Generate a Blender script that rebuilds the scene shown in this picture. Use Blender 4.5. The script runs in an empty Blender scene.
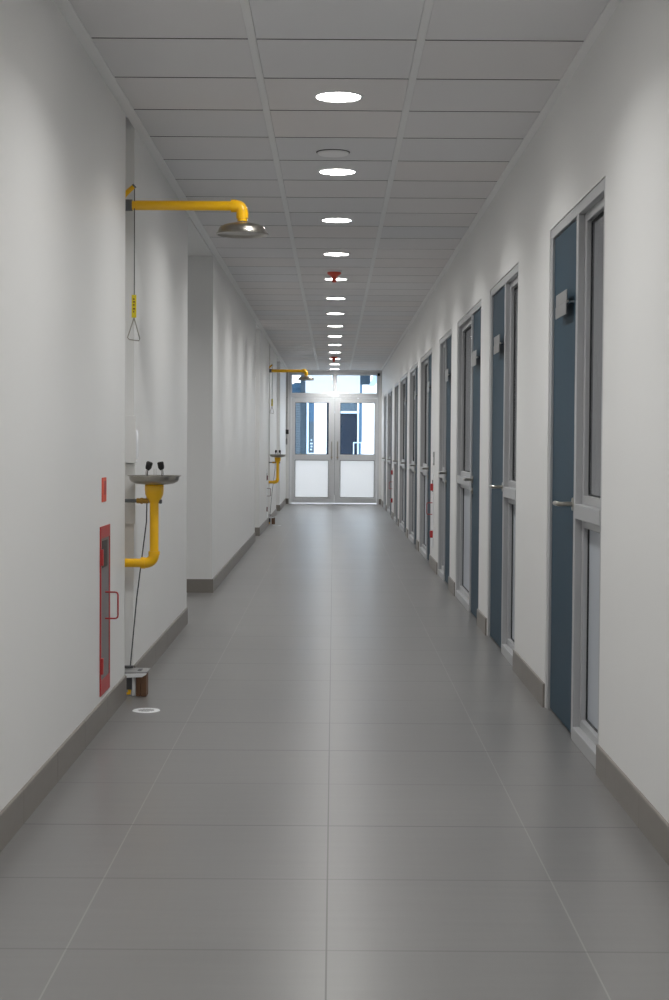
import bpy, bmesh, math, random
from mathutils import Vector, Matrix
random.seed(7)
S = bpy.context.scene
COL = S.collection
XL, XR, ZC, YE = -0.950, 0.9504, 2.657, 31.55      # side walls, ceiling height, end wall
LAMP_W, LAMP_SPREAD, SKY, SUN, EXPO = 12.2, 140, 4.3, 2.4, -.06
PASS_W = 7.
Y0 = -3.0                                          # wall behind the viewer

# ------------------------------------------------------------------ materials
def srgb(r, g, b):
    f = lambda c: (c/255)/12.92 if c/255 <= .04045 else ((c/255+.055)/1.055)**2.4
    return (f(r), f(g), f(b), 1)

def mat(name, rgb, rough=.5, metal=0., var=0., scale=(8, 8, 8), spec=.5, bump=0., coat=0.):
    m = bpy.data.materials.new(name); m.use_nodes = True
    nt = m.node_tree; b = nt.nodes['Principled BSDF']
    b.inputs['Base Color'].default_value = srgb(*rgb)
    b.inputs['Roughness'].default_value = rough
    b.inputs['Metallic'].default_value = metal
    b.inputs['Specular IOR Level'].default_value = spec
    b.inputs['Coat Weight'].default_value = coat
    if var or bump:
        tc = nt.nodes.new('ShaderNodeTexCoord'); mp = nt.nodes.new('ShaderNodeMapping')
        mp.inputs['Scale'].default_value = scale
        nz = nt.nodes.new('ShaderNodeTexNoise'); nz.inputs['Scale'].default_value = 1; nz.inputs['Detail'].default_value = 4
        nt.links.new(tc.outputs['Object'], mp.inputs[0]); nt.links.new(mp.outputs[0], nz.inputs['Vector'])
        if var:
            r = nt.nodes.new('ShaderNodeMapRange')
            r.inputs['To Min'].default_value = 1-var; r.inputs['To Max'].default_value = 1+var
            mx = nt.nodes.new('ShaderNodeVectorMath'); mx.operation = 'SCALE'
            mx.inputs[0].default_value = srgb(*rgb)[:3]
            nt.links.new(nz.outputs['Fac'], r.inputs['Value']); nt.links.new(r.outputs[0], mx.inputs['Scale'])
            nt.links.new(mx.outputs[0], b.inputs['Base Color'])
        if bump:
            bp = nt.nodes.new('ShaderNodeBump'); bp.inputs['Strength'].default_value = bump; bp.inputs['Distance'].default_value = .002
            nt.links.new(nz.outputs['Fac'], bp.inputs['Height']); nt.links.new(bp.outputs[0], b.inputs['Normal'])
    return m

M = {
 'wall': mat('wall_paint', (224, 224, 223), .45, var=.012, scale=(3, 3, 3), spec=.3),
 'border': mat('plaster_border', (238, 238, 238), .7, var=.01),
 'tee': mat('white_tee', (226, 226, 226), .5, var=.01),
 'void': mat('dark_gap', (50, 50, 50), .9, var=.05),
 'base': mat('grey_skirting_tile', (124, 119, 113), .4, var=.07, scale=(30, 12, 30)),
 'alu': mat('anodised_aluminium', (178, 179, 181), .34, .35, var=.02, scale=(60, 60, 4)),
 'palealu': mat('pale_aluminium', (206, 207, 209), .38, .1, var=.015, scale=(50, 50, 4)),
 'maroon': mat('dark_red_enamel', (96, 24, 34), .4, var=.05),
 'gasket': mat('black_rubber', (40, 42, 44), .6, var=.05),
 'blue': mat('petrol_blue_door_paint', (47, 69, 83), .5, var=.03, scale=(40, 40, 2), spec=.12),
 'pane': mat('tinted_window_glass', (122, 124, 128), .06, var=.02, scale=(20, 20, 2), spec=.6),
 'frost': mat('frosted_window_film', (176, 182, 190), .3, var=.015, scale=(9, 9, 2)),
 'steel': mat('brushed_steel', (172, 168, 160), .28, 1., var=.06, scale=(30, 30, 30)),
 'chrome': mat('chrome', (200, 200, 200), .12, 1., var=.02),
 'yellow': mat('safety_yellow_enamel', (250, 192, 2), .33, var=.03, scale=(20, 20, 20), coat=.3),
 'galv': mat('grey_galvanised_steel', (120, 122, 124), .45, .6, var=.08, scale=(40, 40, 40)),
 'black': mat('black_plastic', (22, 22, 24), .4, var=.1),
 'red': mat('signal_red_enamel', (176, 50, 52), .35, var=.05, scale=(20, 20, 20)),
 'orange': mat('orange_red_plastic', (224, 88, 66), .4, var=.06, scale=(30, 30, 30)),
 'cabglass': mat('grey_cabinet_glass', (118, 114, 114), .4, var=.04, scale=(10, 10, 4)),
 'wood': mat('stained_brown_wood', (104, 74, 52), .6, var=.35, scale=(60, 60, 10)),
 'white': mat('white_plastic', (226, 228, 230), .3, var=.01),
 'brass': mat('brass', (176, 140, 70), .35, .9, var=.05),
 'galvplate': mat('pale_sign_plate', (150, 150, 150), .35, .4, var=.04, scale=(20, 20, 20)),
 'gloss': mat('glossy_clear_white_plastic', (238, 240, 244), .08, var=.01, coat=1.),
 'lemon': mat('lemon_tag_plastic', (226, 206, 40), .45, var=.03),
 'edge': mat('panel_edge_shade', (84, 83, 82), .9, var=.05),
 'cable': mat('dark_grey_cable', (70, 70, 72), .5, var=.05),
 'extwhite': mat('white_render', (236, 240, 246), .7, var=.02, scale=(2, 2, 30)),
 'extblue': mat('blue_grey_cladding', (52, 88, 118), .45, var=.08, scale=(4, 4, 30)),
 'extslate': mat('slate_louvre', (62, 80, 95), .5, var=.06, scale=(3, 3, 40)),
 'extnavy': mat('navy_glazing', (10, 28, 48), .2, var=.1, scale=(5, 5, 5)),
 'extlight': mat('light_blue_metal', (190, 214, 236), .4, var=.02),
 'paving': mat('pale_paving', (190, 190, 188), .7, var=.05),
}

def links(nt, *pairs):
    for a, b in pairs: nt.links.new(a, b)

def math_node(nt, op, a, b=None):
    n = nt.nodes.new('ShaderNodeMath'); n.operation = op
    for i, v in enumerate((a, b)):
        if v is None: continue
        if isinstance(v, (int, float)): n.inputs[i].default_value = v
        else: nt.links.new(v, n.inputs[i])
    return n.outputs[0]

def tile_material():
    """grey porcelain tiles, 0.60 m square, thin grout, a fine weave along the corridor"""
    m = bpy.data.materials.new('grey_porcelain_tile'); m.use_nodes = True
    nt = m.node_tree; b = nt.nodes['Principled BSDF']
    tc = nt.nodes.new('ShaderNodeTexCoord'); sp = nt.nodes.new('ShaderNodeSeparateXYZ')
    nt.links.new(tc.outputs['Object'], sp.inputs[0])
    u = math_node(nt, 'DIVIDE', math_node(nt, 'SUBTRACT', sp.outputs[0], -.0092), .6)
    v = math_node(nt, 'DIVIDE', math_node(nt, 'SUBTRACT', sp.outputs[1], 4.8232), .6)
    iu, iv = math_node(nt, 'FLOOR', u), math_node(nt, 'FLOOR', v)
    def edge(t):
        fr = math_node(nt, 'FRACT', t)
        return math_node(nt, 'MINIMUM', fr, math_node(nt, 'SUBTRACT', 1, fr))
    gu = math_node(nt, 'LESS_THAN', edge(u), .0034)
    gv = math_node(nt, 'LESS_THAN', edge(v), .0075)
    cb = nt.nodes.new('ShaderNodeCombineXYZ'); nt.links.new(iu, cb.inputs[0]); nt.links.new(iv, cb.inputs[1])
    wn = nt.nodes.new('ShaderNodeTexWhiteNoise'); nt.links.new(cb.outputs[0], wn.inputs['Vector'])
    def noise(scale, detail=3):
        mp = nt.nodes.new('ShaderNodeMapping'); mp.inputs['Scale'].default_value = scale
        n = nt.nodes.new('ShaderNodeTexNoise'); n.inputs['Scale'].default_value = 1; n.inputs['Detail'].default_value = detail
        nt.links.new(tc.outputs['Object'], mp.inputs[0]); nt.links.new(mp.outputs[0], n.inputs['Vector'])
        return n.outputs['Fac']
    weave = noise((60, 3, 1), 2); cross = noise((2.5, 26, 1), 2); cloud = noise((1.6, 1.6, 1), 5)
    tone = math_node(nt, 'ADD', .95, math_node(nt, 'MULTIPLY', wn.outputs['Value'], .08))
    tone = math_node(nt, 'ADD', tone, math_node(nt, 'MULTIPLY', math_node(nt, 'SUBTRACT', weave, .5), .06))
    tone = math_node(nt, 'ADD', tone, math_node(nt, 'MULTIPLY', math_node(nt, 'SUBTRACT', cross, .5), .17))
    tone = math_node(nt, 'ADD', tone, math_node(nt, 'MULTIPLY', math_node(nt, 'SUBTRACT', cloud, .5), .10))
    sc = nt.nodes.new('ShaderNodeVectorMath'); sc.operation = 'SCALE'
    sc.inputs[0].default_value = srgb(112, 111, 110)[:3]; nt.links.new(tone, sc.inputs['Scale'])
    # long joints pale, cross joints dark
    def mix(fac, a, col):
        n = nt.nodes.new('ShaderNodeMix'); n.data_type = 'RGBA'
        nt.links.new(fac, n.inputs['Factor']); nt.links.new(a, n.inputs['A']); n.inputs['B'].default_value = col
        return n.outputs['Result']
    lng = nt.nodes.new('ShaderNodeMix'); lng.data_type = 'RGBA'
    centre = math_node(nt, 'LESS_THAN', math_node(nt, 'ABSOLUTE', u), .3)
    lng.inputs['A'].default_value = srgb(136, 135, 133); lng.inputs['B'].default_value = srgb(44, 44, 43)
    nt.links.new(centre, lng.inputs['Factor'])
    c1 = nt.nodes.new('ShaderNodeMix'); c1.data_type = 'RGBA'
    links(nt, (gu, c1.inputs['Factor']), (sc.outputs[0], c1.inputs['A']), (lng.outputs['Result'], c1.inputs['B']))
    wn2 = nt.nodes.new('ShaderNodeTexWhiteNoise'); wn2.noise_dimensions = '1D'; nt.links.new(math_node(nt, 'ROUND', v), wn2.inputs['W'])
    gvs = math_node(nt, 'MULTIPLY', gv, math_node(nt, 'ADD', .35, math_node(nt, 'MULTIPLY', wn2.outputs['Value'], .65)))
    c2 = mix(gvs, c1.outputs['Result'], srgb(26, 26, 26))
    nt.links.new(c2, b.inputs['Base Color'])
    r = math_node(nt, 'ADD', FLOOR_ROUGH, math_node(nt, 'MULTIPLY', math_node(nt, 'SUBTRACT', cloud, .5), .04))
    r = math_node(nt, 'ADD', r, math_node(nt, 'MULTIPLY', math_node(nt, 'SUBTRACT', wn.outputs['Value'], .5), .02))
    nt.links.new(r, b.inputs['Roughness'])
    b.inputs['Specular IOR Level'].default_value = .85
    return m
FLOOR_ROUGH = .302
M['floor'] = tile_material()

def ceiling_material():
    m = bpy.data.materials.new('grey_ceiling_panel'); m.use_nodes = True
    nt = m.node_tree; b = nt.nodes['Principled BSDF']
    at = nt.nodes.new('ShaderNodeTexCoord'); sp = nt.nodes.new('ShaderNodeSeparateXYZ'); nt.links.new(at.outputs['Object'], sp.inputs[0])
    iu = math_node(nt, 'FLOOR', math_node(nt, 'DIVIDE', math_node(nt, 'SUBTRACT', sp.outputs[0], .312), .621))
    iv = math_node(nt, 'FLOOR', math_node(nt, 'DIVIDE', math_node(nt, 'SUBTRACT', sp.outputs[1], 5.8955), .6206))
    cb = nt.nodes.new('ShaderNodeCombineXYZ'); nt.links.new(iu, cb.inputs[0]); nt.links.new(iv, cb.inputs[1])
    wn = nt.nodes.new('ShaderNodeTexWhiteNoise'); nt.links.new(cb.outputs[0], wn.inputs['Vector'])
    mx = nt.nodes.new('ShaderNodeMix'); mx.data_type = 'RGBA'
    mx.inputs['A'].default_value = srgb(219, 219, 221); mx.inputs['B'].default_value = srgb(224, 220, 219)
    nt.links.new(wn.outputs['Value'], mx.inputs['Factor']); nt.links.new(mx.outputs['Result'], b.inputs['Base Color'])
    nz = nt.nodes.new('ShaderNodeTexNoise'); nz.inputs['Scale'].default_value = 120; nt.links.new(at.outputs['Object'], nz.inputs['Vector'])
    bp = nt.nodes.new('ShaderNodeBump'); bp.inputs['Strength'].default_value = .15; bp.inputs['Distance'].default_value = .002
    nt.links.new(nz.outputs['Fac'], bp.inputs['Height']); nt.links.new(bp.outputs[0], b.inputs['Normal'])
    b.inputs['Roughness'].default_value = .75
    return m
M['ceil'] = ceiling_material()

def emit(name, rgb, strength):
    m = bpy.data.materials.new(name); m.use_nodes = True; nt = m.node_tree
    b = nt.nodes['Principled BSDF']; b.inputs['Base Color'].default_value = srgb(*rgb)
    b.inputs['Emission Color'].default_value = srgb(*rgb); b.inputs['Emission Strength'].default_value = strength
    return m
M['diffuser'] = emit('lit_lamp_diffuser', (255, 252, 246), 32)

def clear_glass():
    m = bpy.data.materials.new('clear_glass'); m.use_nodes = True; nt = m.node_tree
    out = nt.nodes['Material Output']; nt.nodes.remove(nt.nodes['Principled BSDF'])
    t = nt.nodes.new('ShaderNodeBsdfTransparent'); t.inputs[0].default_value = (.89, .93, .95, 1)
    g = nt.nodes.new('ShaderNodeBsdfGlossy'); g.inputs['Roughness'].default_value = .02
    fr = nt.nodes.new('ShaderNodeFresnel'); fr.inputs[0].default_value = 1.45
    mx = nt.nodes.new('ShaderNodeMixShader')
    links(nt, (fr.outputs[0], mx.inputs[0]), (t.outputs[0], mx.inputs[1]), (g.outputs[0], mx.inputs[2]), (mx.outputs[0], out.inputs[0]))
    return m
M['glass'] = clear_glass()

def opal():
    m = bpy.data.materials.new('opal_white_sheet'); m.use_nodes = True; nt = m.node_tree
    out = nt.nodes['Material Output']; nt.nodes.remove(nt.nodes['Principled BSDF'])
    d = nt.nodes.new('ShaderNodeBsdfDiffuse'); d.inputs[0].default_value = (.88, .88, .88, 1)
    t = nt.nodes.new('ShaderNodeBsdfTranslucent'); t.inputs[0].default_value = (.92, .92, .92, 1)
    g = nt.nodes.new('ShaderNodeBsdfGlossy'); g.inputs['Roughness'].default_value = .25
    m1 = nt.nodes.new('ShaderNodeMixShader'); m1.inputs[0].default_value = OPAL
    m2 = nt.nodes.new('ShaderNodeMixShader'); m2.inputs[0].default_value = .04
    links(nt, (d.outputs[0], m1.inputs[1]), (t.outputs[0], m1.inputs[2]), (m1.outputs[0], m2.inputs[1]), (g.outputs[0], m2.inputs[2]), (m2.outputs[0], out.inputs[0]))
    return m
OPAL = .5
M['opal'] = opal()

# ------------------------------------------------------------------ mesh helpers
class MB:
    def __init__(self): self.bm = bmesh.new()
    def box(self, x0, x1, y0, y1, z0, z1):
        c = [self.bm.verts.new(p) for p in ((x0,y0,z0),(x1,y0,z0),(x1,y1,z0),(x0,y1,z0),(x0,y0,z1),(x1,y0,z1),(x1,y1,z1),(x0,y1,z1))]
        for f in ((3,2,1,0),(4,5,6,7),(0,1,5,4),(1,2,6,5),(2,3,7,6),(3,0,4,7)): self.bm.faces.new([c[i] for i in f])
        return self
    def ring_box(self, x0, x1, y0, y1, z0, z1, wy, wz0, wz1=None):
        """a rectangular frame lying in a plane of constant x: one continuous ring"""
        wz1 = wz0 if wz1 is None else wz1
        o = [(y0,z0),(y1,z0),(y1,z1),(y0,z1)]; i = [(y0+wy,z0+wz0),(y1-wy,z0+wz0),(y1-wy,z1-wz1),(y0+wy,z1-wz1)]
        return self._ring(o, i, lambda p, x: (x, p[0], p[1]), x0, x1)
    def ring_y(self, y0, y1, x0, x1, z0, z1, wx, wz0, wz1=None):
        wz1 = wz0 if wz1 is None else wz1
        o = [(x0,z0),(x1,z0),(x1,z1),(x0,z1)]; i = [(x0+wx,z0+wz0),(x1-wx,z0+wz0),(x1-wx,z1-wz1),(x0+wx,z1-wz1)]
        return self._ring(o, i, lambda p, y: (p[0], y, p[1]), y0, y1)
    def _ring(self, o, i, mk, a, b):
        V = [[self.bm.verts.new(mk(p, s)) for p in q] for s in (a, b) for q in (o, i)]
        oa, ia, ob, ib = V
        for k in range(4):
            j = (k+1) % 4
            for f in ((oa[k],oa[j],ia[j],ia[k]), (ob[j],ob[k],ib[k],ib[j]), (oa[j],oa[k],ob[k],ob[j]), (ia[k],ia[j],ib[j],ib[k])): self.bm.faces.new(f)
        return self
    def tube(self, pts, r, n=16, caps=True):
        pts = [Vector(p) for p in pts]; rs = r if isinstance(r, (list, tuple)) else [r]*len(pts)
        rings = []; ref = None
        for k, p in enumerate(pts):
            t = (pts[min(k+1, len(pts)-1)] - pts[max(k-1, 0)]).normalized()
            if ref is None: ref = Vector((0,1,0)) if abs(t.y) < .9 else Vector((1,0,0))
            a = (ref - t*ref.dot(t)).normalized(); ref = a; b = t.cross(a)
            rings.append([self.bm.verts.new(p + (a*math.cos(2*math.pi*i/n) + b*math.sin(2*math.pi*i/n))*rs[k]) for i in range(n)])
        for A, B in zip(rings, rings[1:]):
            for i in range(n): self.bm.faces.new((A[i], A[(i+1)%n], B[(i+1)%n], B[i]))
        if caps: self.bm.faces.new(rings[0][::-1]); self.bm.faces.new(rings[-1])
        return self
    def lathe(self, prof, c, n=40, M4=None):
        rings = []
        for r, z in prof:
            if r < 1e-6: rings.append([self.bm.verts.new((0,0,z))])
            else: rings.append([self.bm.verts.new((r*math.cos(2*math.pi*i/n), r*math.sin(2*math.pi*i/n), z)) for i in range(n)])
        for A, B in zip(rings, rings[1:]):
            for i in range(n):
                j = (i+1) % n
                if len(A) == 1 and len(B) == 1: continue
                if len(A) == 1: self.bm.faces.new((A[0], B[j], B[i]))
                elif len(B) == 1: self.bm.faces.new((A[i], A[j], B[0]))
                else: self.bm.faces.new((A[i], A[j], B[j], B[i]))
        T = Matrix.Translation(c) @ (M4 or Matrix())
        for ring in rings:
            for v in ring: v.co = T @ v.co
        return self
    def prism(self, poly, axis, a, b):
        mk = {'x': lambda p, s: (s, p[0], p[1]), 'y': lambda p, s: (p[0], s, p[1]), 'z': lambda p, s: (p[0], p[1], s)}[axis]
        A = [self.bm.verts.new(mk(p, a)) for p in poly]; B = [self.bm.verts.new(mk(p, b)) for p in poly]
        n = len(poly)
        self.bm.faces.new(A[::-1]); self.bm.faces.new(B)
        for i in range(n): self.bm.faces.new((A[i], A[(i+1)%n], B[(i+1)%n], B[i]))
        return self
    def build(self, name, m, parent=None, smooth=False, bevel=0., origin=None):
        bm = self.bm; bmesh.ops.recalc_face_normals(bm, faces=bm.faces)
        base = Vector(world(parent)) if parent is not None else Vector(origin or (0,0,0))
        for v in bm.verts: v.co -= base
        if smooth:
            for f in bm.faces: f.smooth = True
            for e in bm.edges: e.smooth = not (len(e.link_faces) == 2 and e.calc_face_angle(0) > math.radians(38))
        me = bpy.data.meshes.new(name); bm.to_mesh(me); bm.free()
        me.materials.append(M[m] if isinstance(m, str) else m)
        o = bpy.data.objects.new(name, me); COL.objects.link(o)
        if parent is not None: o.parent = parent
        else: o.location = base
        if bevel:
            md = o.modifiers.new('edge', 'BEVEL'); md.width = bevel; md.segments = 2; md.limit_method = 'ANGLE'; md.angle_limit = math.radians(40)
            md.harden_normals = False
        return o

def world(o):
    v = Vector((0,0,0))
    while o is not None: v = v + Vector(o.location); o = o.parent
    return v

def bend(p, c, q, n=8):
    """points of a pipe elbow from p to q around the corner c"""
    p, c, q = map(Vector, (p, c, q))
    return [(p*(1-t)**2 + c*2*t*(1-t) + q*t*t) for t in [i/n for i in range(n+1)]]

def tag(o, label, cat, group=None, kind=None):
    o['label'] = label; o['category'] = cat
    if group: o['group'] = group
    if kind: o['kind'] = kind
    return o
def empty(name, loc, label, cat, group=None, kind=None):
    o = bpy.data.objects.new(name, None); COL.objects.link(o); o.location = loc; o.empty_display_size = .1
    return tag(o, label, cat, group, kind)
def copy_tree(o, parent=None):
    c = o.copy(); COL.objects.link(c)
    if parent is not None: c.parent = parent
    for ch in [k for k in bpy.data.objects if k.parent == o]: copy_tree(ch, c)
    return c

# ------------------------------------------------------------------ setting
T = .16
CHASE = [(7.235, 7.557), (23.285, 23.607)]           # pipe recesses in the left wall
OPEN = [(10.30, 12.465), (19.25, 20.34), (26.4, 28.05)]   # side passages on the left
tag(MB().box(XL-1.6, XR+.2, Y0-.2, YE+.10, -.12, 0).build('floor', 'floor'), 'grey square porcelain floor tiles of the corridor', 'floor', kind='structure')

def segs(cuts, a, b):
    out = []; y = a
    for c0, c1 in cuts: out.append((y, c0)); y = c1
    out.append((y, b)); return out
cuts = sorted(CHASE + OPEN)
w = MB()
for y0, y1 in segs(cuts, Y0, YE): w.box(XL-.30, XL, y0, y1, 0, ZC+.05)
for y0, y1 in CHASE: w.box(XL-.30, XL-.10, y0, y1, 0, ZC+.05)
for y0, y1 in OPEN:                                                # the passages end in a cross wall
    w.box(XL-1.6, XL-.30, y0-.12, y0, 0, ZC+.05); w.box(XL-1.6, XL-.30, y1, y1+.12, 0, ZC+.05)
    w.box(XL-1.7, XL-1.5, y0-.12, y1+.12, 0, ZC+.05)
tag(w.build('wall_left', 'wall'), 'white left wall with side passages and pipe recesses', 'wall', kind='structure')

UNITS = [  # near edge, mullion, far edge, which side the blue leaf is on
 (5.62, 6.285, 7.055, 'far'), (8.25, 8.925, 9.745, 'far'), (10.32, 11.08, 12.30, 'near'), (12.90, 13.66, 14.374, 'near'),
 (15.50, 16.22, 17.50, 'near'), (18.03, 18.80, 20.03, 'near'), (20.58, 21.38, 22.90, 'near'), (23.43, 24.15, 24.96, 'near'),
 (25.90, 26.75, 28.15, 'near'), (28.70, 29.45, 30.15, 'near')]
ZD = 2.12
w = MB()
for y0, y1 in segs([(u[0], u[2]) for u in UNITS], Y0, YE): w.box(XR, XR+T, y0, y1, 0, ZC+.05)
for u in UNITS: w.box(XR, XR+T, u[0], u[2], ZD, ZC+.05)
for u in UNITS: w.box(XR+.12, XR+T, u[0], u[2], 0, ZD)
tag(w.build('wall_right', 'wall'), 'white right wall with a row of door openings', 'wall', kind='structure')
tag(MB().box(XL-.3, XR+T, Y0-.2, Y0, 0, ZC+.05).build('wall_back', 'wall'), 'white wall behind the viewer', 'wall', kind='structure')

FL, FR, FT = -.888, .905, 2.634                    # end door frame
tag(MB().box(XL-.3, FL, YE-.02, YE+.14, 0, ZC+.05).box(FR, XR+T, YE-.02, YE+.14, 0, ZC+.05).box(FL, FR, YE-.02, YE+.14, FT, ZC+.05)
    .build('wall_end', 'wall'), 'white end wall around the aluminium double doors', 'wall', kind='structure')

# ceiling panels between pale lengthwise tees
XI0, XI1 = XL+.048, XR-.037
s = .6206
rows = list(range(-15, 42))
tees = [-.3095, .3119]
w = MB()
xs = [XI0, tees[0]-.015, tees[0]+.015, tees[1]-.015, tees[1]+.015, XI1]
for k in rows:
    y0, y1 = 5.8955+k*s, 5.8955+(k+1)*s
    y0, y1 = max(y0, Y0), min(y1, YE)
    if y1-y0 < .02: continue
    for a, b in ((0,1),(2,3),(4,5)): w.box(xs[a]+.001, xs[b]-.001, y0+.0065, y1-.0065, ZC, ZC+.016)
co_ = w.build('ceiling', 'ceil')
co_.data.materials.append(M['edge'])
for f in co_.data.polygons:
    if abs(f.normal.y) > .9: f.material_index = 1  # panel ends coloured dark so the joints read as shadow lines
tag(co_, 'suspended ceiling of square grey panels', 'ceiling', kind='structure')
tag(MB().box(XL, XR, Y0, YE, ZC+.013, ZC+.05).build('ceiling_void', 'void'), 'dark gap above the ceiling panels', 'ceiling', kind='structure')
tag(MB().box(tees[0]-.015, tees[0]+.015, Y0, YE, ZC-.002, ZC+.02).build('trim_1', 'tee'), 'pale ceiling tee left of the row of lamps', 'trim', kind='structure')
tag(MB().box(tees[1]-.015, tees[1]+.015, Y0, YE, ZC-.002, ZC+.02).build('trim_2', 'tee'), 'pale ceiling tee right of the row of lamps', 'trim', kind='structure')
tag(MB().box(XL, XI0, Y0, YE, ZC-.003, ZC+.03).build('trim_3', 'border'), 'plain plaster border along the left edge of the ceiling', 'trim', kind='structure')
tag(MB().box(XI1, XR, Y0, YE, ZC-.003, ZC+.03).build('trim_4', 'border'), 'plain plaster border along the right edge of the ceiling', 'trim', kind='structure')
w = MB()
for y0, y1 in OPEN: w.box(XL-1.6, XL, y0, y1, ZC-.02, ZC+.05)
tag(w.build('ceiling_passage', 'wall'), 'plain white ceiling of the side passages on the left', 'ceiling', kind='structure')
tag(MB().box(XL-1.8, XR+.5, Y0-.3, YE+.14, ZC+.05, ZC+.3).build('roof', 'extwhite'), 'flat roof slab over the corridor', 'roof', kind='structure')

# skirting tiles
HB = .107
def skirt_profile(x, d): return [(x, 0), (x+d*.009, 0), (x+d*.009, HB-.004), (x+d*.006, HB), (x, HB)]
def skirt_run(w, x, d, y0, y1):
    y = y0
    while y < y1-.01:
        e = min(y1, (math.floor((y-4.8232)/.6+1e-4)+1)*.6+4.8232)
        if e-y > .006: w.prism(skirt_profile(x, d), 'y', y+.0008, e-.0008)
        y = e
w = MB()
for y0, y1 in segs(cuts, Y0, YE-.02): skirt_run(w, XL, 1, y0, y1)
for y0, y1 in OPEN:
    w.box(XL-1.5, XL+.009, y1-.009, y1, 0, HB); w.box(XL-1.5, XL, y0, y0+.009, 0, HB)
tag(w.build('baseboard_left', 'base'), 'grey tile skirting along the left wall and passages', 'skirting', kind='structure')
w = MB()
for y0, y1 in segs([(u[0], u[2]) for u in UNITS], Y0, YE-.02): skirt_run(w, XR, -1, y0, y1)
tag(w.build('baseboard_right', 'base'), 'grey tile skirting between the doors of the right wall', 'skirting', kind='structure')
tag(MB().box(XL+.009, FL, YE-.03, YE-.02, 0, HB).box(FR, XR-.009, YE-.03, YE-.02, 0, HB).build('baseboard_end', 'base'), 'grey skirting beside the end doors', 'skirting', kind='structure')

# ------------------------------------------------------------------ right-hand doors with side windows
ORD = ['nearest', 'second', 'third', 'fourth', 'fifth', 'sixth', 'seventh', 'eighth', 'ninth', 'tenth and farthest']
def door_unit(i, ya, ym, yb, side):
    fx = XR+.005; pw = .055; d = .085
    lab = 'blue door leaf %s its glazed side panel, %s door from the front on the right' % ('beyond' if side == 'far' else 'in front of', ORD[i])
    root = empty('door_%d' % (i+1), (XR, (ya+yb)/2, 0), lab, 'door', 'blue doors with side windows', 'structure')
    dy = (ym+.025, yb-pw) if side == 'far' else (ya+pw, ym-.025)        # clear opening of the leaf
    sy = (ya+pw, ym-.025) if side == 'far' else (ym+.025, yb-pw)        # clear opening of the side window
    f = MB().box(fx, fx+d, ya, ya+pw, 0, ZD).box(fx, fx+d, yb-pw, yb, 0, ZD).box(fx, fx+d, ya+pw, yb-pw, ZD-.042, ZD)
    f.box(fx, fx+d, ym-.025, ym+.025, 0, ZD-.042)
    f.build('door_frame', 'alu', root, bevel=.0025)
    MB().box(fx-.003, fx+d, sy[0], sy[1], .882, .94).build('middle_rail', 'alu', root, bevel=.003)
    MB().box(fx-.002, fx+d, sy[0], sy[1], 0, .055).build('sill', 'alu', root, bevel=.003)
    for z0, z1, mt in ((.94, ZD-.042, 'pane'), (.055, .882, 'frost')):
        sx = fx+.026
        sash = MB().ring_box(sx, sx+.045, sy[0], sy[1], z0, z1, .042, .034).build('sash', 'alu', root, bevel=.0025)
        MB().ring_box(sx+.018, sx+.032, sy[0]+.042, sy[1]-.042, z0+.034, z1-.034, .006, .006).build('gasket', 'gasket', sash)
        MB().box(sx+.024, sx+.03, sy[0]+.045, sy[1]-.045, z0+.037, z1-.037).build('pane', mt, sash)
    lx = fx+.011
    leaf = MB().box(lx, lx+.042, dy[0]+.003, dy[1]-.003, .008, ZD-.045).build('door_leaf', 'blue', root, bevel=.002)
    ly, sg = (dy[0]+.055, 1) if side == 'far' else (dy[1]-.055, -1)     # lever beside the mullion, pointing to the hinges
    h = MB().tube([(lx, ly, .935), (lx-.008, ly, .935)], .026, 20)
    h.tube([(lx-.004, ly, .935), (lx-.035, ly, .935)] + bend((lx-.045, ly, .935), (lx-.062, ly, .935), (lx-.062, ly+sg*.02, .935), 6) + [(lx-.062, ly+sg*.11, .935), (lx-.058, ly+sg*.122, .935)], .0095, 12)
    h.build('lever_handle', 'steel', leaf, smooth=True)
    if side == 'near': MB().tube([(lx, ly, .855), (lx-.009, ly, .855)], .022, 18).tube([(lx-.009, ly, .855), (lx-.014, ly, .855)], .009, 12).build('lock_cylinder', 'steel', leaf, smooth=True)
    return lx, (dy[0]+dy[1])/2
SIGNS = []
for i, u in enumerate(UNITS):
    lx, yc = door_unit(i, *u)
    if i < 7: SIGNS.append((i, lx, yc))

proto = None
for i, lx, yc in SIGNS:
    lab = 'pale grey room sign plate standing off the %s blue door on the right' % ORD[i]
    if proto is None:
        r = empty('door_sign', (lx, yc, 1.752), lab, 'sign', 'room signs on the blue doors')
        x0 = lx-.030; yc -= .07
        MB().box(x0, x0+.004, yc-.15, yc+.15, 1.753, 1.802).build('plate', 'galvplate', r, bevel=.0012)
        MB().box(x0-.002, x0+.002, yc-.15, yc+.15, 1.702, 1.7515).build('plate', 'galvplate', r, bevel=.0012)
        MB().box(x0+.004, x0+.008, yc-.165, yc+.165, 1.749, 1.757).build('holder_bar', 'steel', r, bevel=.001)
        for sy in (-.12, .12): MB().tube([(lx, yc+sy, 1.753), (x0+.007, yc+sy, 1.753)], .008, 12).build('spacer', 'chrome', r, smooth=True)
        proto = r
    else:
        r = copy_tree(proto); r.location = (lx, yc - (.07 if i == 1 else 0), 1.752); r['label'] = lab

# ------------------------------------------------------------------ safety shower, eyewash, treadle in the first recess
YP = 7.42                                           # the pipes' plane
def pipe_elbow(w, p, c, q, r): w.tube(bend(p, c, q, 9), r, 20)

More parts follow.
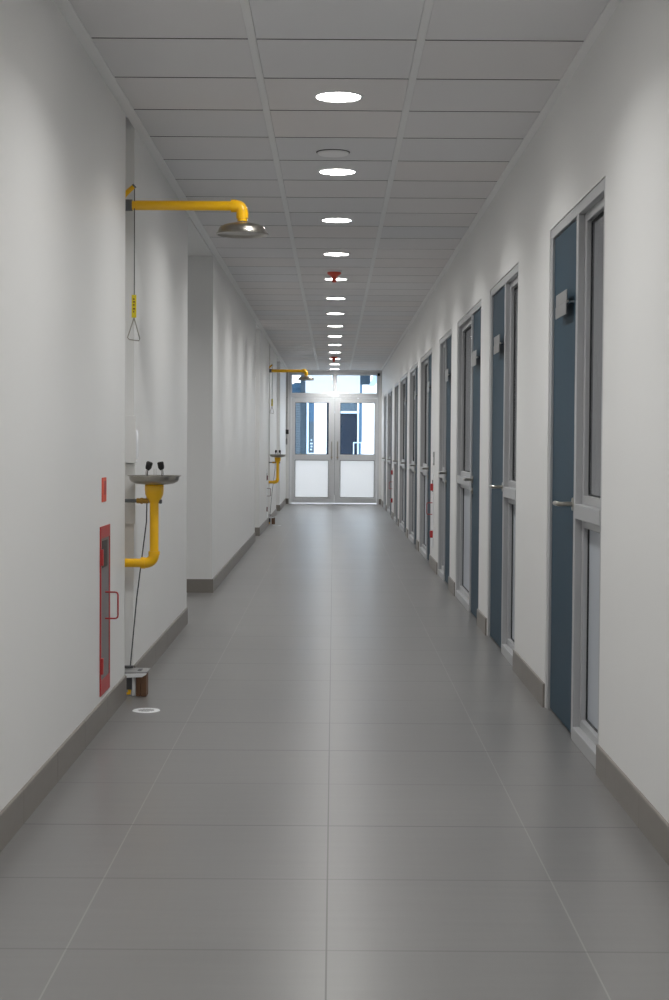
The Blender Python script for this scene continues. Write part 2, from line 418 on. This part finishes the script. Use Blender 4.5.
# shower
sh = empty('safety_shower', (XL, YP, 2.274), 'yellow overhead safety shower on the nearest stretch of the left wall', 'shower', 'safety showers on the left wall')
MB().tube([(XL-.09, YP, 2.274), (-.472, YP, 2.274)], .0225, 24).build('arm_pipe', 'yellow', sh, smooth=True)
MB().tube([(XL-.095, YP, 2.274), (XL-.012, YP, 2.274), (XL+.008, YP, 2.274)], .027, 20).build('coupling', 'galv', sh, smooth=True)
w = MB().tube([(-.484, YP, 2.274), (-.458, YP, 2.274)], .030, 24); pipe_elbow(w, (-.462, YP, 2.274), (-.431, YP, 2.274), (-.431, YP, 2.238), .0275)
w.tube([(-.431, YP, 2.240), (-.431, YP, 2.216)], .0285, 24).tube([(-.431, YP, 2.217), (-.431, YP, 2.203)], .0235, 24).build('elbow', 'yellow', sh, smooth=True)
MB().lathe([(0, 2.216), (.0135, 2.216), (.0135, 2.196), (.018, 2.196), (.018, 2.19), (0, 2.19)], (-.431, YP, 0), 24).build('nipple', 'chrome', sh, smooth=True)
MB().lathe([(0, 2.197), (.03, 2.196), (.060, 2.191), (.088, 2.184), (.1045, 2.175), (.110, 2.166), (.115, 2.150), (.122, 2.146), (.1225, 2.141), (.1175, 2.139), (.109, 2.146), (.098, 2.150), (.05, 2.146), (0, 2.144)], (-.431, YP, 0), 56)\
    .build('shower_head', 'steel', sh, smooth=True)
lev = MB().tube([(XL-.045, YP+.012, 2.285), (XL-.03, YP-.004, 2.318), (XL-.008, YP-.012, 2.338), (XL+.016, YP-.014, 2.359)], [.012, .012, .0115, .0105], 14).build('valve_lever', 'yellow', sh, smooth=True)
MB().tube([(XL+.0145, YP-.014, 2.3577), (XL+.021, YP-.014, 2.3635)], .0112, 14).build('lever_end', 'galv', lev, smooth=True)
PX = XL+.0195
rod = MB().tube([(PX, YP-.014, 2.35), (PX, YP-.014, 1.75)], .0022, 8).build('pull_rod', 'cable', sh, smooth=True)
MB().box(PX-.0125, PX+.0095, YP-.017, YP-.011, 1.752, 1.858).build('pull_tag', 'lemon', rod, bevel=.001)
w = MB()
for k, (z, l) in enumerate(((1.835, .007), (1.822, .009), (1.808, .007), (1.79, .009), (1.776, .006))): w.box(PX-.0055, PX-.0055+l, YP-.0178, YP-.017, z, z+.006)
w.build('tag_print', 'maroon', rod)
a, b, c = (PX-.001, YP-.014, 1.752), (PX+.026, YP-.014, 1.655), (PX-.031, YP-.014, 1.66)
MB().tube([a, ((a[0]*.1+b[0]*.9), a[1], a[2]*.1+b[2]*.9), b, (b[0]-.004, b[1], b[2]-.010), (c[0]+.008, c[1], c[2]-.009), c, (a[0]*.1+c[0]*.9, a[1], a[2]*.1+c[2]*.9), a], .0028, 10).build('pull_handle', 'steel', rod, smooth=True)

# eyewash
BX = -.837
ew = empty('eyewash_station', (BX, YP, .611), 'yellow eyewash with a steel bowl below the nearest safety shower', 'eyewash', 'eyewash stations on the left wall')
bowl = MB().lathe([(0, .976), (.05, .976), (.088, .981), (.108, .990), (.1155, 1.000), (.117, 1.0145), (.1255, 1.0165), (.1255, 1.0195), (.1155, 1.0195), (.113, 1.002), (.105, .994), (.086, .986), (.05, .981), (0, .981)], (BX, YP, 0), 56).build('bowl', 'steel', ew, smooth=True)
MB().lathe([(0, .9755), (.043, .9755), (.0445, .972), (.0445, .952), (.042, .930), (.034, .912), (.0265, .902), (.024, .892), (0, .892)], (BX, YP, 0), 32).build('bowl_socket', 'yellow', ew, smooth=True)
w = MB().tube([(BX, YP, .895), (BX, YP, .66)], .0208, 24); pipe_elbow(w, (BX, YP, .658), (BX, YP, .609), (BX-.047, YP, .609), .0245)
w.tube([(BX, YP, .664), (BX, YP, .648)], .0268, 24).tube([(BX-.042, YP, .609), (BX-.062, YP, .609)], .0268, 24)
w.tube([(BX-.06, YP, .609), (XL-.09, YP, .609)], .0208, 24).build('drain_pipe', 'yellow', ew, smooth=True)
for dx, tl in ((-.029, .012), (.033, -.008)):
    nz = MB().tube([(BX+dx-tl*.6, YP, .984), (BX+dx-tl*.6, YP, 1.03), (BX+dx-tl*.2, YP, 1.052)], .0062, 12).tube([(BX+dx-tl*.6, YP, 1.0), (BX+dx-tl*.6, YP, 1.018)], .0082, 6).build('nozzle', 'chrome', ew, smooth=True)
    MB().tube([(BX+dx-tl*.35, YP, 1.046), (BX+dx+tl*.1, YP, 1.056), (BX+dx+tl*.6, YP, 1.079), (BX+dx+tl*.7, YP, 1.083)], [.0095, .0145, .0152, .011], 16).build('dust_cap', 'black', nz, smooth=True)
    MB().tube([(BX+dx*.25+tl*.3, YP+.02, .983), (BX+dx*.25+tl*.3, YP+.02, 1.05)], .0012, 6).build('cap_chain', 'steel', nz)
v = MB().tube([(XL-.09, YP, .9), (BX-.075, YP, .9)], .0085, 14).tube([(BX-.045, YP, .9), (BX+.026, YP, .897)], .009, 14).tube([(BX+.026, YP, .897), (BX+.036, YP, .897)], [.011, .009], 12).build('supply_pipe', 'galv', ew, smooth=True)
MB().tube([(BX-.082, YP, .9), (BX-.07, YP, .9)], .0125, 8).tube([(BX-.072, YP, .9), (BX-.058, YP, .9), (BX-.046, YP, .9)], [.0105, .016, .0105], 14).build('ball_valve', 'brass', v, smooth=True)
MB().tube([(BX-.048, YP-.004, .9), (BX-.026, YP-.004, .9)], .0125, 14).build('valve_collar', 'brass', v, smooth=True)

# foot treadle
TX = XL
ft = empty('foot_treadle', (TX+.05, 7.36, 0), 'steel foot treadle propped on a brown block under the nearest eyewash', 'treadle', 'foot treadles under the eyewash stations')
MB().prism([(TX-.085, .106), (TX+.092, .106), (TX+.097, .109), (TX+.097, .115), (TX-.085, .115)], 'y', 7.285, 7.425).build('pedal_plate', 'galvplate', ft, bevel=.001)
MB().prism([(TX-.006, .106), (TX+.096, .109), (TX+.093, .103), (TX+.074, .0915), (TX+.0, .0885)], 'y', 7.279, 7.285).build('front_lip', 'white', ft, bevel=.0008)
MB().box(TX+.048, TX+.066, 7.325, 7.385, .115, .117).build('pedal_slot', 'cable', ft)
w = MB(); w.box(TX+.045, TX+.067, 7.29, 7.37, .001, .105).box(TX+.0685, TX+.093, 7.286, 7.37, .001, .105)
w.build('wooden_block', 'wood', ft, bevel=.002)
MB().box(TX-.01, TX+.026, 7.30, 7.40, .03, .105).build('hinge_box', 'cable', ft, bevel=.002)
MB().box(TX+.026, TX+.043, 7.30, 7.38, .002, .105).build('bracket', 'white', ft, bevel=.001)
MB().tube([(TX-.005, 7.31, .012), (TX+.012, 7.31, .012), (TX+.012, 7.31, .03)], .009, 12).build('pivot_end', 'yellow', ft, smooth=True)
MB().tube([(TX+.004, 7.41, .124), (TX+.030, YP+.014, .44), (TX+.074, YP+.022, .80), (BX-.036, YP+.026, .955)], .0031, 10).build('treadle_rod', 'cable', ew, smooth=True)
MB().box(TX-.05, TX+.018, 7.392, 7.42, .1175, .127).build('rod_clamp', 'cable', ew, bevel=.001)

# cover box and panel in the recess
bx = empty('recess_cover_box', (XL-.04, 7.52, .785), 'white cover box in the wall recess above the nearest eyewash', 'box')
MB().box(XL-.099, XL+.016, 7.505, 7.556, 1.074, 1.30).build('box_body', 'wall', bx, bevel=.002)
MB().tube([(XL+.0185, 7.512, 1.094), (XL+.0195, 7.512, 1.108), (XL+.0195, 7.512, 1.222), (XL+.0185, 7.512, 1.232)], [.003, .0075, .0075, .003], 12).tube([(XL+.018, 7.512, 1.080), (XL+.018, 7.512, 1.089)], .006, 10).build('glossy_edge_strip', 'gloss', bx, smooth=True)
MB().box(XL-.099, XL+.010, 7.53, 7.5565, .785, 1.070).build('lower_panel', 'wall', bx, bevel=.002)

# fire extinguisher cabinet (left wall), sits 12 mm proud
def cabinet(y0, y1, face, side, lab, frame_mat='red', hinge_mat='red', dz=0., hd=.014):
    """side = +1: on the left wall facing +x; -1: on the right wall facing -x"""
    r = empty('fire_cabinet', (face, (y0+y1)/2, .13+dz), lab, 'cabinet', 'fire cabinets on the walls')
    X = lambda d: face+side*d
    bx2 = lambda w, d0, d1, a, b, c, d: w.box(min(X(d0), X(d1)), max(X(d0), X(d1)), a, b, c, d)
    MB().ring_box(min(X(0), X(.005)), max(X(0), X(.005)), y0, y1, .13+dz, .826+dz, .02, .062, .05).build('cabinet_frame', frame_mat, r, bevel=.0015)
    bx2(MB(), .0004, .0022, y0+.021, y1-.021, .193+dz, .775+dz).build('door_pane', 'cabglass' if frame_mat == 'red' else frame_mat, r)
    bx2(MB(), .0024, .0038, y0+.055, y1-.075, .655+dz, .765+dz).build('black_notice', 'black', r)
    for z in (.668, .222): bx2(MB(), .005, hd, y0-.002, y0+.024, z+dz, z+.066+dz).build('hinge', hinge_mat, r, bevel=.002)
    yh = y0+.14
    a, b = .548+dz, .438+dz
    MB().tube([(X(.003), yh, a), (X(.042), yh, a)] + bend((X(.042), yh, a), (X(.056), yh, a), (X(.056), yh, a-.014), 5) + bend((X(.056), yh, b+.014), (X(.056), yh, b), (X(.042), yh, b), 5) + [(X(.003), yh, b)], .0035, 10).build('pull_handle', hinge_mat, r, smooth=True)
    return r
cabinet(6.455, 6.728, XL, 1, 'red fire cabinet in front of the nearest eyewash on the left wall')
cabinet(22.50, 22.78, XL, 1, 'pale fire cabinet with dark hinges in front of the far eyewash', 'white', 'maroon', 0, .02)
cabinet(15.02, 15.30, XR, -1, 'pale fire cabinet with red hinges on the right wall, the nearer of two between doors', 'white', 'red', .075, .032)
cabinet(25.28, 25.56, XR, -1, 'pale fire cabinet with red hinges on the right wall near the end doors', 'white', 'red', .04, .03)
tg = empty('wall_plate', (XL, 6.562, .925), 'small upright orange red plate above the nearest left fire cabinet', 'sign')
MB().box(XL, XL+.004, 6.505, 6.62, .925, 1.026).build('plate', 'orange', tg, bevel=.002)
MB().box(XL+.004, XL+.005, 6.545, 6.60, .955, 1.012).build('raised_panel', 'red', tg, bevel=.0007)
tg = empty('wall_plate', (XR, 15.0, .99), 'small pale plate above the nearer right fire cabinet', 'sign')
MB().box(XR-.008, XR, 14.94, 15.06, .985, 1.11).build('plate', 'galvplate', tg, bevel=.002)
MB().box(XR-.0095, XR-.008, 14.955, 15.045, 1.0, 1.06).build('raised_panel', 'white', tg, bevel=.0007)

# floor drain
def drain_parts(r, c):
    MB().lathe([(.040, 0.0005), (.042, .003), (.058, .003), (.061, .0005)], (c[0], c[1], 0), 40).build('drain_ring', 'white', r, smooth=True)
    MB().lathe([(0, .0022), (.0405, .0022), (.0405, .0005), (0, .0005)], (c[0], c[1], 0), 40).build('drain_grate', 'border', r, smooth=True)
    w = MB()
    for k in range(-3, 4):
        h = math.sqrt(.036**2-(k*.0105)**2)
        w.box(c[0]-h, c[0]+h, c[1]+k*.0105-.0022, c[1]+k*.0105+.0022, .0022, .0027)
    w.build('slot', 'galv', r)
dr = empty('floor_drain', (-.812, 6.905, 0), 'round white floor drain on the tiles under the nearest eyewash', 'drain', 'floor drains below the eyewash stations')
drain_parts(dr, (-.812, 6.905))

# the far set of the same equipment
DY = 16.05
for src, lab in ((sh, 'yellow overhead safety shower far down the left wall by the end doors'), (ew, 'yellow eyewash with a steel bowl far down the left wall'),
                 (ft, 'foot treadle on a brown block under the far eyewash'), (dr, 'round floor drain under the far eyewash')):
    c = copy_tree(src); c.location.y += DY; c['label'] = lab
    if src is sh: c.location.z -= .014; c.location.x += .02
    if src is ew: c.location.z += .008; c.location.x += .012

# ------------------------------------------------------------------ ceiling fittings
LY, LS, LX = 6.844, 3*s, .0114
NTH = ['nearest', 'second', 'third', 'fourth', 'fifth', 'sixth', 'seventh', 'eighth', 'ninth', 'tenth', 'eleventh', 'twelfth', 'thirteenth']
first = None
for k in range(-5, 14):
    y = LY+k*LS
    if k >= 0:
        lab = ('lit round ceiling downlight, farthest of the row, just before the end doors' if k == 13 else
               'lit round ceiling downlight, %s in the row counted from the front' % NTH[k])
    else: lab = 'lit round ceiling downlight overhead, outside the picture'
    if first is None:
        first = r = empty('ceiling_downlight', (LX, y, ZC), lab, 'lamp', 'round ceiling downlights')
        MB().lathe([(.095, ZC-.0005), (.096, ZC-.005), (.104, ZC-.004), (.108, ZC-.0003)], (LX, y, 0), 40).build('lamp_rim', 'white', r, smooth=True)
        MB().lathe([(0, ZC-.004), (.08, ZC-.0035), (.0945, ZC-.0012)], (LX, y, 0), 40).build('diffuser', 'diffuser', r, smooth=True)
        r = first
    else:
        r = copy_tree(first); r.location.y = y; r['label'] = lab
        continue
    ld = bpy.data.lights.new('lamp_light', 'AREA'); ld.shape = 'DISK'; ld.size = .18; ld.spread = math.radians(LAMP_SPREAD); ld.energy = LAMP_W
    ld.color = (1, .995, .98)
    lo = bpy.data.objects.new('lamp_light', ld); COL.objects.link(lo); lo.location = (0, 0, -.008); lo.parent = r

for y0, y1 in OPEN:                                  # unseen area light added in each passage to brighten its jambs
    ld = bpy.data.lights.new('passage_fill_light', 'AREA'); ld.shape = 'DISK'; ld.size = .18; ld.energy = PASS_W; ld.spread = math.radians(140)
    lo = bpy.data.objects.new('passage_fill_light', ld); COL.objects.link(lo); lo.location = (XL-.95, (y0+y1)/2, ZC-.03)
sd = empty('smoke_detector', (-.012, 8.135, ZC), 'flat round grey ceiling disc between the first two downlights', 'detector')
MB().lathe([(0, ZC-.018), (.05, ZC-.018), (.074, ZC-.014), (.08, ZC-.008), (.08, ZC-.004), (0, ZC-.004)], (-.012, 8.135, 0), 40).build('cover', 'border', sd, smooth=True)
MB().lathe([(0, ZC-.004), (.085, ZC-.004), (.087, ZC-.001), (0, ZC-.001)], (-.012, 8.135, 0), 40).build('base', 'cable', sd, smooth=True)
first = None
for y, lab in ((13.62, 'red funnel shaped detector hanging below the ceiling before the fifth downlight'), (26.55, 'red funnel shaped detector below the ceiling at the far end')):
    if first is None:
        first = r = empty('heat_detector', (-.004, y, ZC), lab, 'detector', 'red ceiling detectors')
        MB().lathe([(0, ZC-.0135), (.066, ZC-.0135), (.07, ZC-.008), (.071, ZC-.001), (0, ZC-.001)], (-.004, y, 0), 32).build('base', 'border', r, smooth=True)
        MB().lathe([(0, ZC-.014), (.058, ZC-.014), (.061, ZC-.022), (.054, ZC-.032), (.036, ZC-.044), (.022, ZC-.056), (.019, ZC-.075), (.0185, ZC-.096), (.014, ZC-.1), (0, ZC-.1)], (-.004, y, 0), 32).build('detector_funnel', 'orange', r, smooth=True)
    else:
        r = copy_tree(first); r.location.y = y; r['label'] = lab

# ------------------------------------------------------------------ end doors
ed = empty('door_11', (0, YE, 0), 'aluminium double doors with glass and white panels closing the corridor', 'door', None, 'structure')
y0, y1 = YE+.0, YE+.09
w = MB().box(FL, FL+.042, y0, y1, 0, FT).box(FR-.042, FR, y0, y1, 0, FT).box(FL+.042, FR-.042, y0, y1, 2.572, FT)
w.box(FL+.042, FR-.042, y0, y1, 2.108, 2.150).box(FL+.042, FR-.042, y0+.012, y1, 2.150, 2.192).box(-.011, .045, y0, y1, 2.192, 2.572)
w.build('door_frame', 'palealu', ed, bevel=.003)
for xa, xb in ((FL+.042, -.011), (.045, FR-.042)):
    g = MB().ring_y(y0+.03, y0+.06, xa, xb, 2.192, 2.572, .014, .014).build('transom_bead', 'palealu', ed, bevel=.001)
    MB().box(xa+.013, xb-.013, y0+.042, y0+.048, 2.205, 2.559).build('transom_pane', 'glass', g)
for xa, xb, pa, pb, hx, ii in ((FL+.045, .0175, -.767, -.100, -.038, 0), (.0215, FR-.045, .129, .814, .078, 1)):
    lf = MB()
    a, b = y0+.006, y0+.05
    lf.box(xa, pa, a, b, .02, 2.104).box(pb, xb, a, b, .02, 2.104).box(pa, pb, a, b, .02, .130).box(pa, pb, a, b, .875, .985).box(pa, pb, a, b, 2.014, 2.104)
    leaf = lf.build('door_leaf', 'palealu', ed, bevel=.002)
    MB().ring_y(a+.004, a+.012, pa, pb, .985, 2.014, .008, .008).ring_y(a+.004, a+.012, pa, pb, .130, .875, .008, .008).build('gasket', 'gasket', leaf)
    MB().box(pa+.001, pb-.001, a+.018, a+.024, .986, 2.013).build('glass_pane', 'glass', leaf)
    MB().box(pa+.001, pb-.001, a+.018, a+.022, .131, .874).build('white_panel', 'opal', leaf)
    MB().tube(bend((hx, a, 1.235), (hx, a-.05, 1.235), (hx, a-.05, 1.20), 6) + bend((hx, a-.05, .925), (hx, a-.05, .89), (hx, a, .89), 6), .011, 14).build('pull_handle', 'steel', leaf, smooth=True)
    MB().tube([(hx, a-.006, .93), (hx, a+.004, .93)], .018, 16).build('lock_cylinder', 'brass', leaf, smooth=True)
MB().box(FL+.042, FR-.042, y0, y1, 0, .008).build('threshold', 'palealu', ed)

cm = empty('wall_camera', (.90, YE-.03, 2.57), 'small black camera at the top right corner above the end doors', 'camera')
MB().box(.862, .91, YE-.075, YE-.03, 2.545, 2.60).build('camera_body', 'black', cm, bevel=.006)
MB().tube([(.886, YE-.088, 2.57), (.886, YE-.07, 2.57)], .015, 16).build('camera_lens', 'gasket', cm, smooth=True)
MB().box(.866, .906, YE-.032, YE-.0205, 2.55, 2.59).build('bracket', 'gasket', cm)

ac = empty('switch_station', (-.925, YE-.02, 1.2), 'dark conduit with a black switch box left of the end doors', 'switch')
MB().tube([(-.927, YE-.03, ZC-.012), (-.927, YE-.03, 1.46)], .005, 12).build('conduit', 'cable', ac, smooth=True)
for z in (2.1, 1.8): MB().box(-.938, -.916, YE-.04, YE-.0205, z, z+.012).build('clip', 'galv', ac, bevel=.001)
MB().box(-.949, -.892, YE-.075, YE-.0205, 1.385, 1.475).build('switch_box', 'black', ac, bevel=.004)
MB().tube([(-.927, YE-.035, 1.386), (-.927, YE-.035, 1.31)], .004, 10).build('cord', 'cable', ac, smooth=True)
MB().tube([(-.930, YE-.035, 1.315), (-.932, YE-.035, 1.28), (-.932, YE-.035, 1.20), (-.930, YE-.035, 1.175)], [.008, .018, .018, .01], 14).build('handset', 'galvplate', ac, smooth=True)

# ------------------------------------------------------------------ the courtyard beyond
YF = 37.0
tag(MB().box(-6, 6, YE+.10, YF+3, -.12, -.01).build('ground', 'paving'), 'pale paving outside the end doors', 'ground', kind='structure')
w = MB()
for a, b, z0, z1 in ((-4, -.93, 0, 4.2), (-.455, -.165, 0, 2.55), (.66, 4, 0, 4.2), (-.93, .66, 2.62, 4.2)): w.box(a, b, YF, YF+.3, z0, z1)
tag(w.build('wall_opposite', 'extwhite'), 'white building wall seen through the end doors', 'wall', kind='structure')
lv = empty('window_1', (-.78, YF+.1, 0), 'slate louvred window of the white building outside, on the left', 'window', None, 'structure')
w = MB()
for k in range(45): w.prism([(YF+.06, .03+k*.0575), (YF+.066, .025+k*.0575), (YF+.09, .083+k*.0575), (YF+.084, .088+k*.0575)], 'x', -.93, -.70)
w.build('slats', 'extslate', lv)
MB().box(-.70, -.63, YF-.04, YF+.1, 0, 2.62).build('post', 'extblue', lv, bevel=.004)
MB().box(-.93, -.70, YF+.12, YF+.2, 0, 2.62).build('backing', 'extslate', lv)
dw = empty('door_12', (-.54, YF+.05, 0), 'blue glazed door with a white edge in the building outside', 'door', None, 'structure')
MB().box(-.63, -.585, YF-.03, YF+.06, 0, 2.55).build('white_post', 'extlight', dw, bevel=.003)
MB().box(-.585, -.455, YF+.06, YF+.1, 1.72, 2.55).build('upper_pane', 'extblue', dw)
MB().box(-.585, -.455, YF+.06, YF+.1, 0, 1.72).build('lower_pane', 'extslate', dw)
MB().box(-.60, -.457, YF-.06, YF-.02, .955, .99).build('push_bar', 'extlight', dw, bevel=.003)
for k, z in enumerate((1.05, 1.12, 1.19, 1.27)): MB().box(-.545+.012*(k % 2), -.505+.008*(k % 3), YF+.054, YF+.06, z, z+.035).build('pale_mark', 'extlight', dw)
bd = empty('door_13', (.36, YF+.1, 0), 'dark navy entrance door with a pale frame in the building outside', 'door', None, 'structure')
MB().box(-.165, -.115, YF-.01, YF+.1, 0, 2.62).build('left_post', 'extnavy', bd, bevel=.003)
MB().box(-.115, .55, YF+.1, YF+.16, 0, 1.92).build('dark_leaf', 'extnavy', bd)
MB().box(-.165, .60, YF+.02, YF+.1, 1.915, 1.965).build('pale_head', 'extlight', bd, bevel=.003)
MB().box(-.115, .55, YF+.1, YF+.16, 1.965, 2.62).build('fanlight', 'extslate', bd)
MB().box(.55, .585, YF+.0, YF+.12, 0, 1.965).build('pale_jamb', 'extlight', bd, bevel=.003)
MB().box(.585, .66, YF+.02, YF+.14, 0, 2.62).build('side_post', 'extblue', bd, bevel=.003)
MB().ring_y(YF-.06, YF-.03, .455, .655, .86, 1.245, .022, .022).build('pull_frame', 'extlight', bd, bevel=.003)
# number-like pale figure above the door
MB().tube([(.385, YF+.095, 2.24), (.41, YF+.095, 2.255), (.43, YF+.095, 2.235), (.41, YF+.095, 2.205), (.432, YF+.095, 2.175), (.41, YF+.095, 2.15), (.385, YF+.095, 2.165)], .009, 8).build('pale_figure', 'extlight', bd, smooth=True)

# parts outside above the doors, under an unseen slab added to shade the fascia
ZT = ZC+.05
def ext(name, mb, m, label, cat, org): return tag(mb.build(name, m, None, origin=org), label, cat, kind='structure')
ext('shade_slab', MB().box(-3, 3, YE+.14, 33.75, ZT, ZT+.25), 'extwhite', 'unseen white slab added outside the end doors to shade the fascia', 'canopy', (0, 32.5, ZT))
ext('canopy_fascia', MB().box(-.596, .544, 33.2, 33.26, 2.2, ZT), 'extwhite', 'white fascia panel outside above the end doors', 'panel', (0, 33.2, 2.2))
ext('canopy_column', MB().box(-.70, -.57, 33.27, 33.45, -.01, ZT), 'extslate', 'grey blue column outside left of the white fascia', 'column', (-.63, 33.4, 0))
ext('canopy_beam', MB().box(-3, -.70, 33.3, 33.42, 2.37, 2.45).box(-3, -.70, 33.34, 33.40, 2.22, 2.37), 'extblue', 'blue beam outside beyond the left transom pane', 'beam', (-1.6, 33.4, 2.2))
ext('canopy_side_panel', MB().box(.544, .76, 33.3, 33.36, 2.44, ZT), 'extslate', 'grey blue panel outside beyond the right transom pane', 'panel', (.65, 33.3, 2.4))
ext('canopy_strut', MB().prism([(.72, 2.40), (.84, 2.40), (1.04, ZT), (.86, ZT)], 'y', 33.0, 33.25), 'extlight', 'pale slanted strut outside beyond the right transom pane', 'beam', (.85, 33.1, 2.4))

# ------------------------------------------------------------------ daylight
wd = bpy.data.worlds.new('sky'); S.world = wd; wd.use_nodes = True
bg = wd.node_tree.nodes['Background']; bg.inputs[0].default_value = (.88, .94, 1, 1); bg.inputs[1].default_value = SKY
sl = bpy.data.lights.new('sun', 'SUN'); sl.energy = SUN; sl.angle = .02; sl.color = (1, .97, .92)
so = bpy.data.objects.new('sun', sl); COL.objects.link(so)
so.rotation_euler = Vector((.35, .75, -.85)).to_track_quat('-Z', 'Y').to_euler()

# ------------------------------------------------------------------ camera
F, PI_, YA, RO, HC = 1587.3, .0343, .0008, .0064, 1.164
def wdir(a, b, d):
    c, q = math.cos(RO), math.sin(RO); a, b = c*a+q*b, -q*a+c*b
    x, y, z = a, d, -b
    c, q = math.cos(PI_), math.sin(PI_); y, z = c*y+q*z, -q*y+c*z
    c, q = math.cos(YA), math.sin(YA); x, y = c*x+q*y, -q*x+c*y
    return Vector((x, y, z))
cd = bpy.data.cameras.new('camera'); co = bpy.data.objects.new('camera', cd); COL.objects.link(co)
R = Matrix((wdir(1, 0, 0), wdir(0, -1, 0), -wdir(0, 0, 1))).transposed()
co.matrix_world = Matrix.Translation((0, 0, HC)) @ R.to_4x4()
cd.sensor_fit = 'AUTO'; cd.sensor_width = 36; cd.lens = F/1000*36; cd.clip_start = .05; cd.clip_end = 200
S.camera = co
vs = S.view_settings; vs.view_transform = 'Standard'; vs.look = 'None'; vs.gamma = 1; vs.use_curve_mapping = False; vs.exposure = EXPO
S.cycles.use_adaptive_sampling = False; S.cycles.max_bounces = 12; S.cycles.diffuse_bounces = 8; S.cycles.glossy_bounces = 6; S.cycles.sample_clamp_indirect = 4
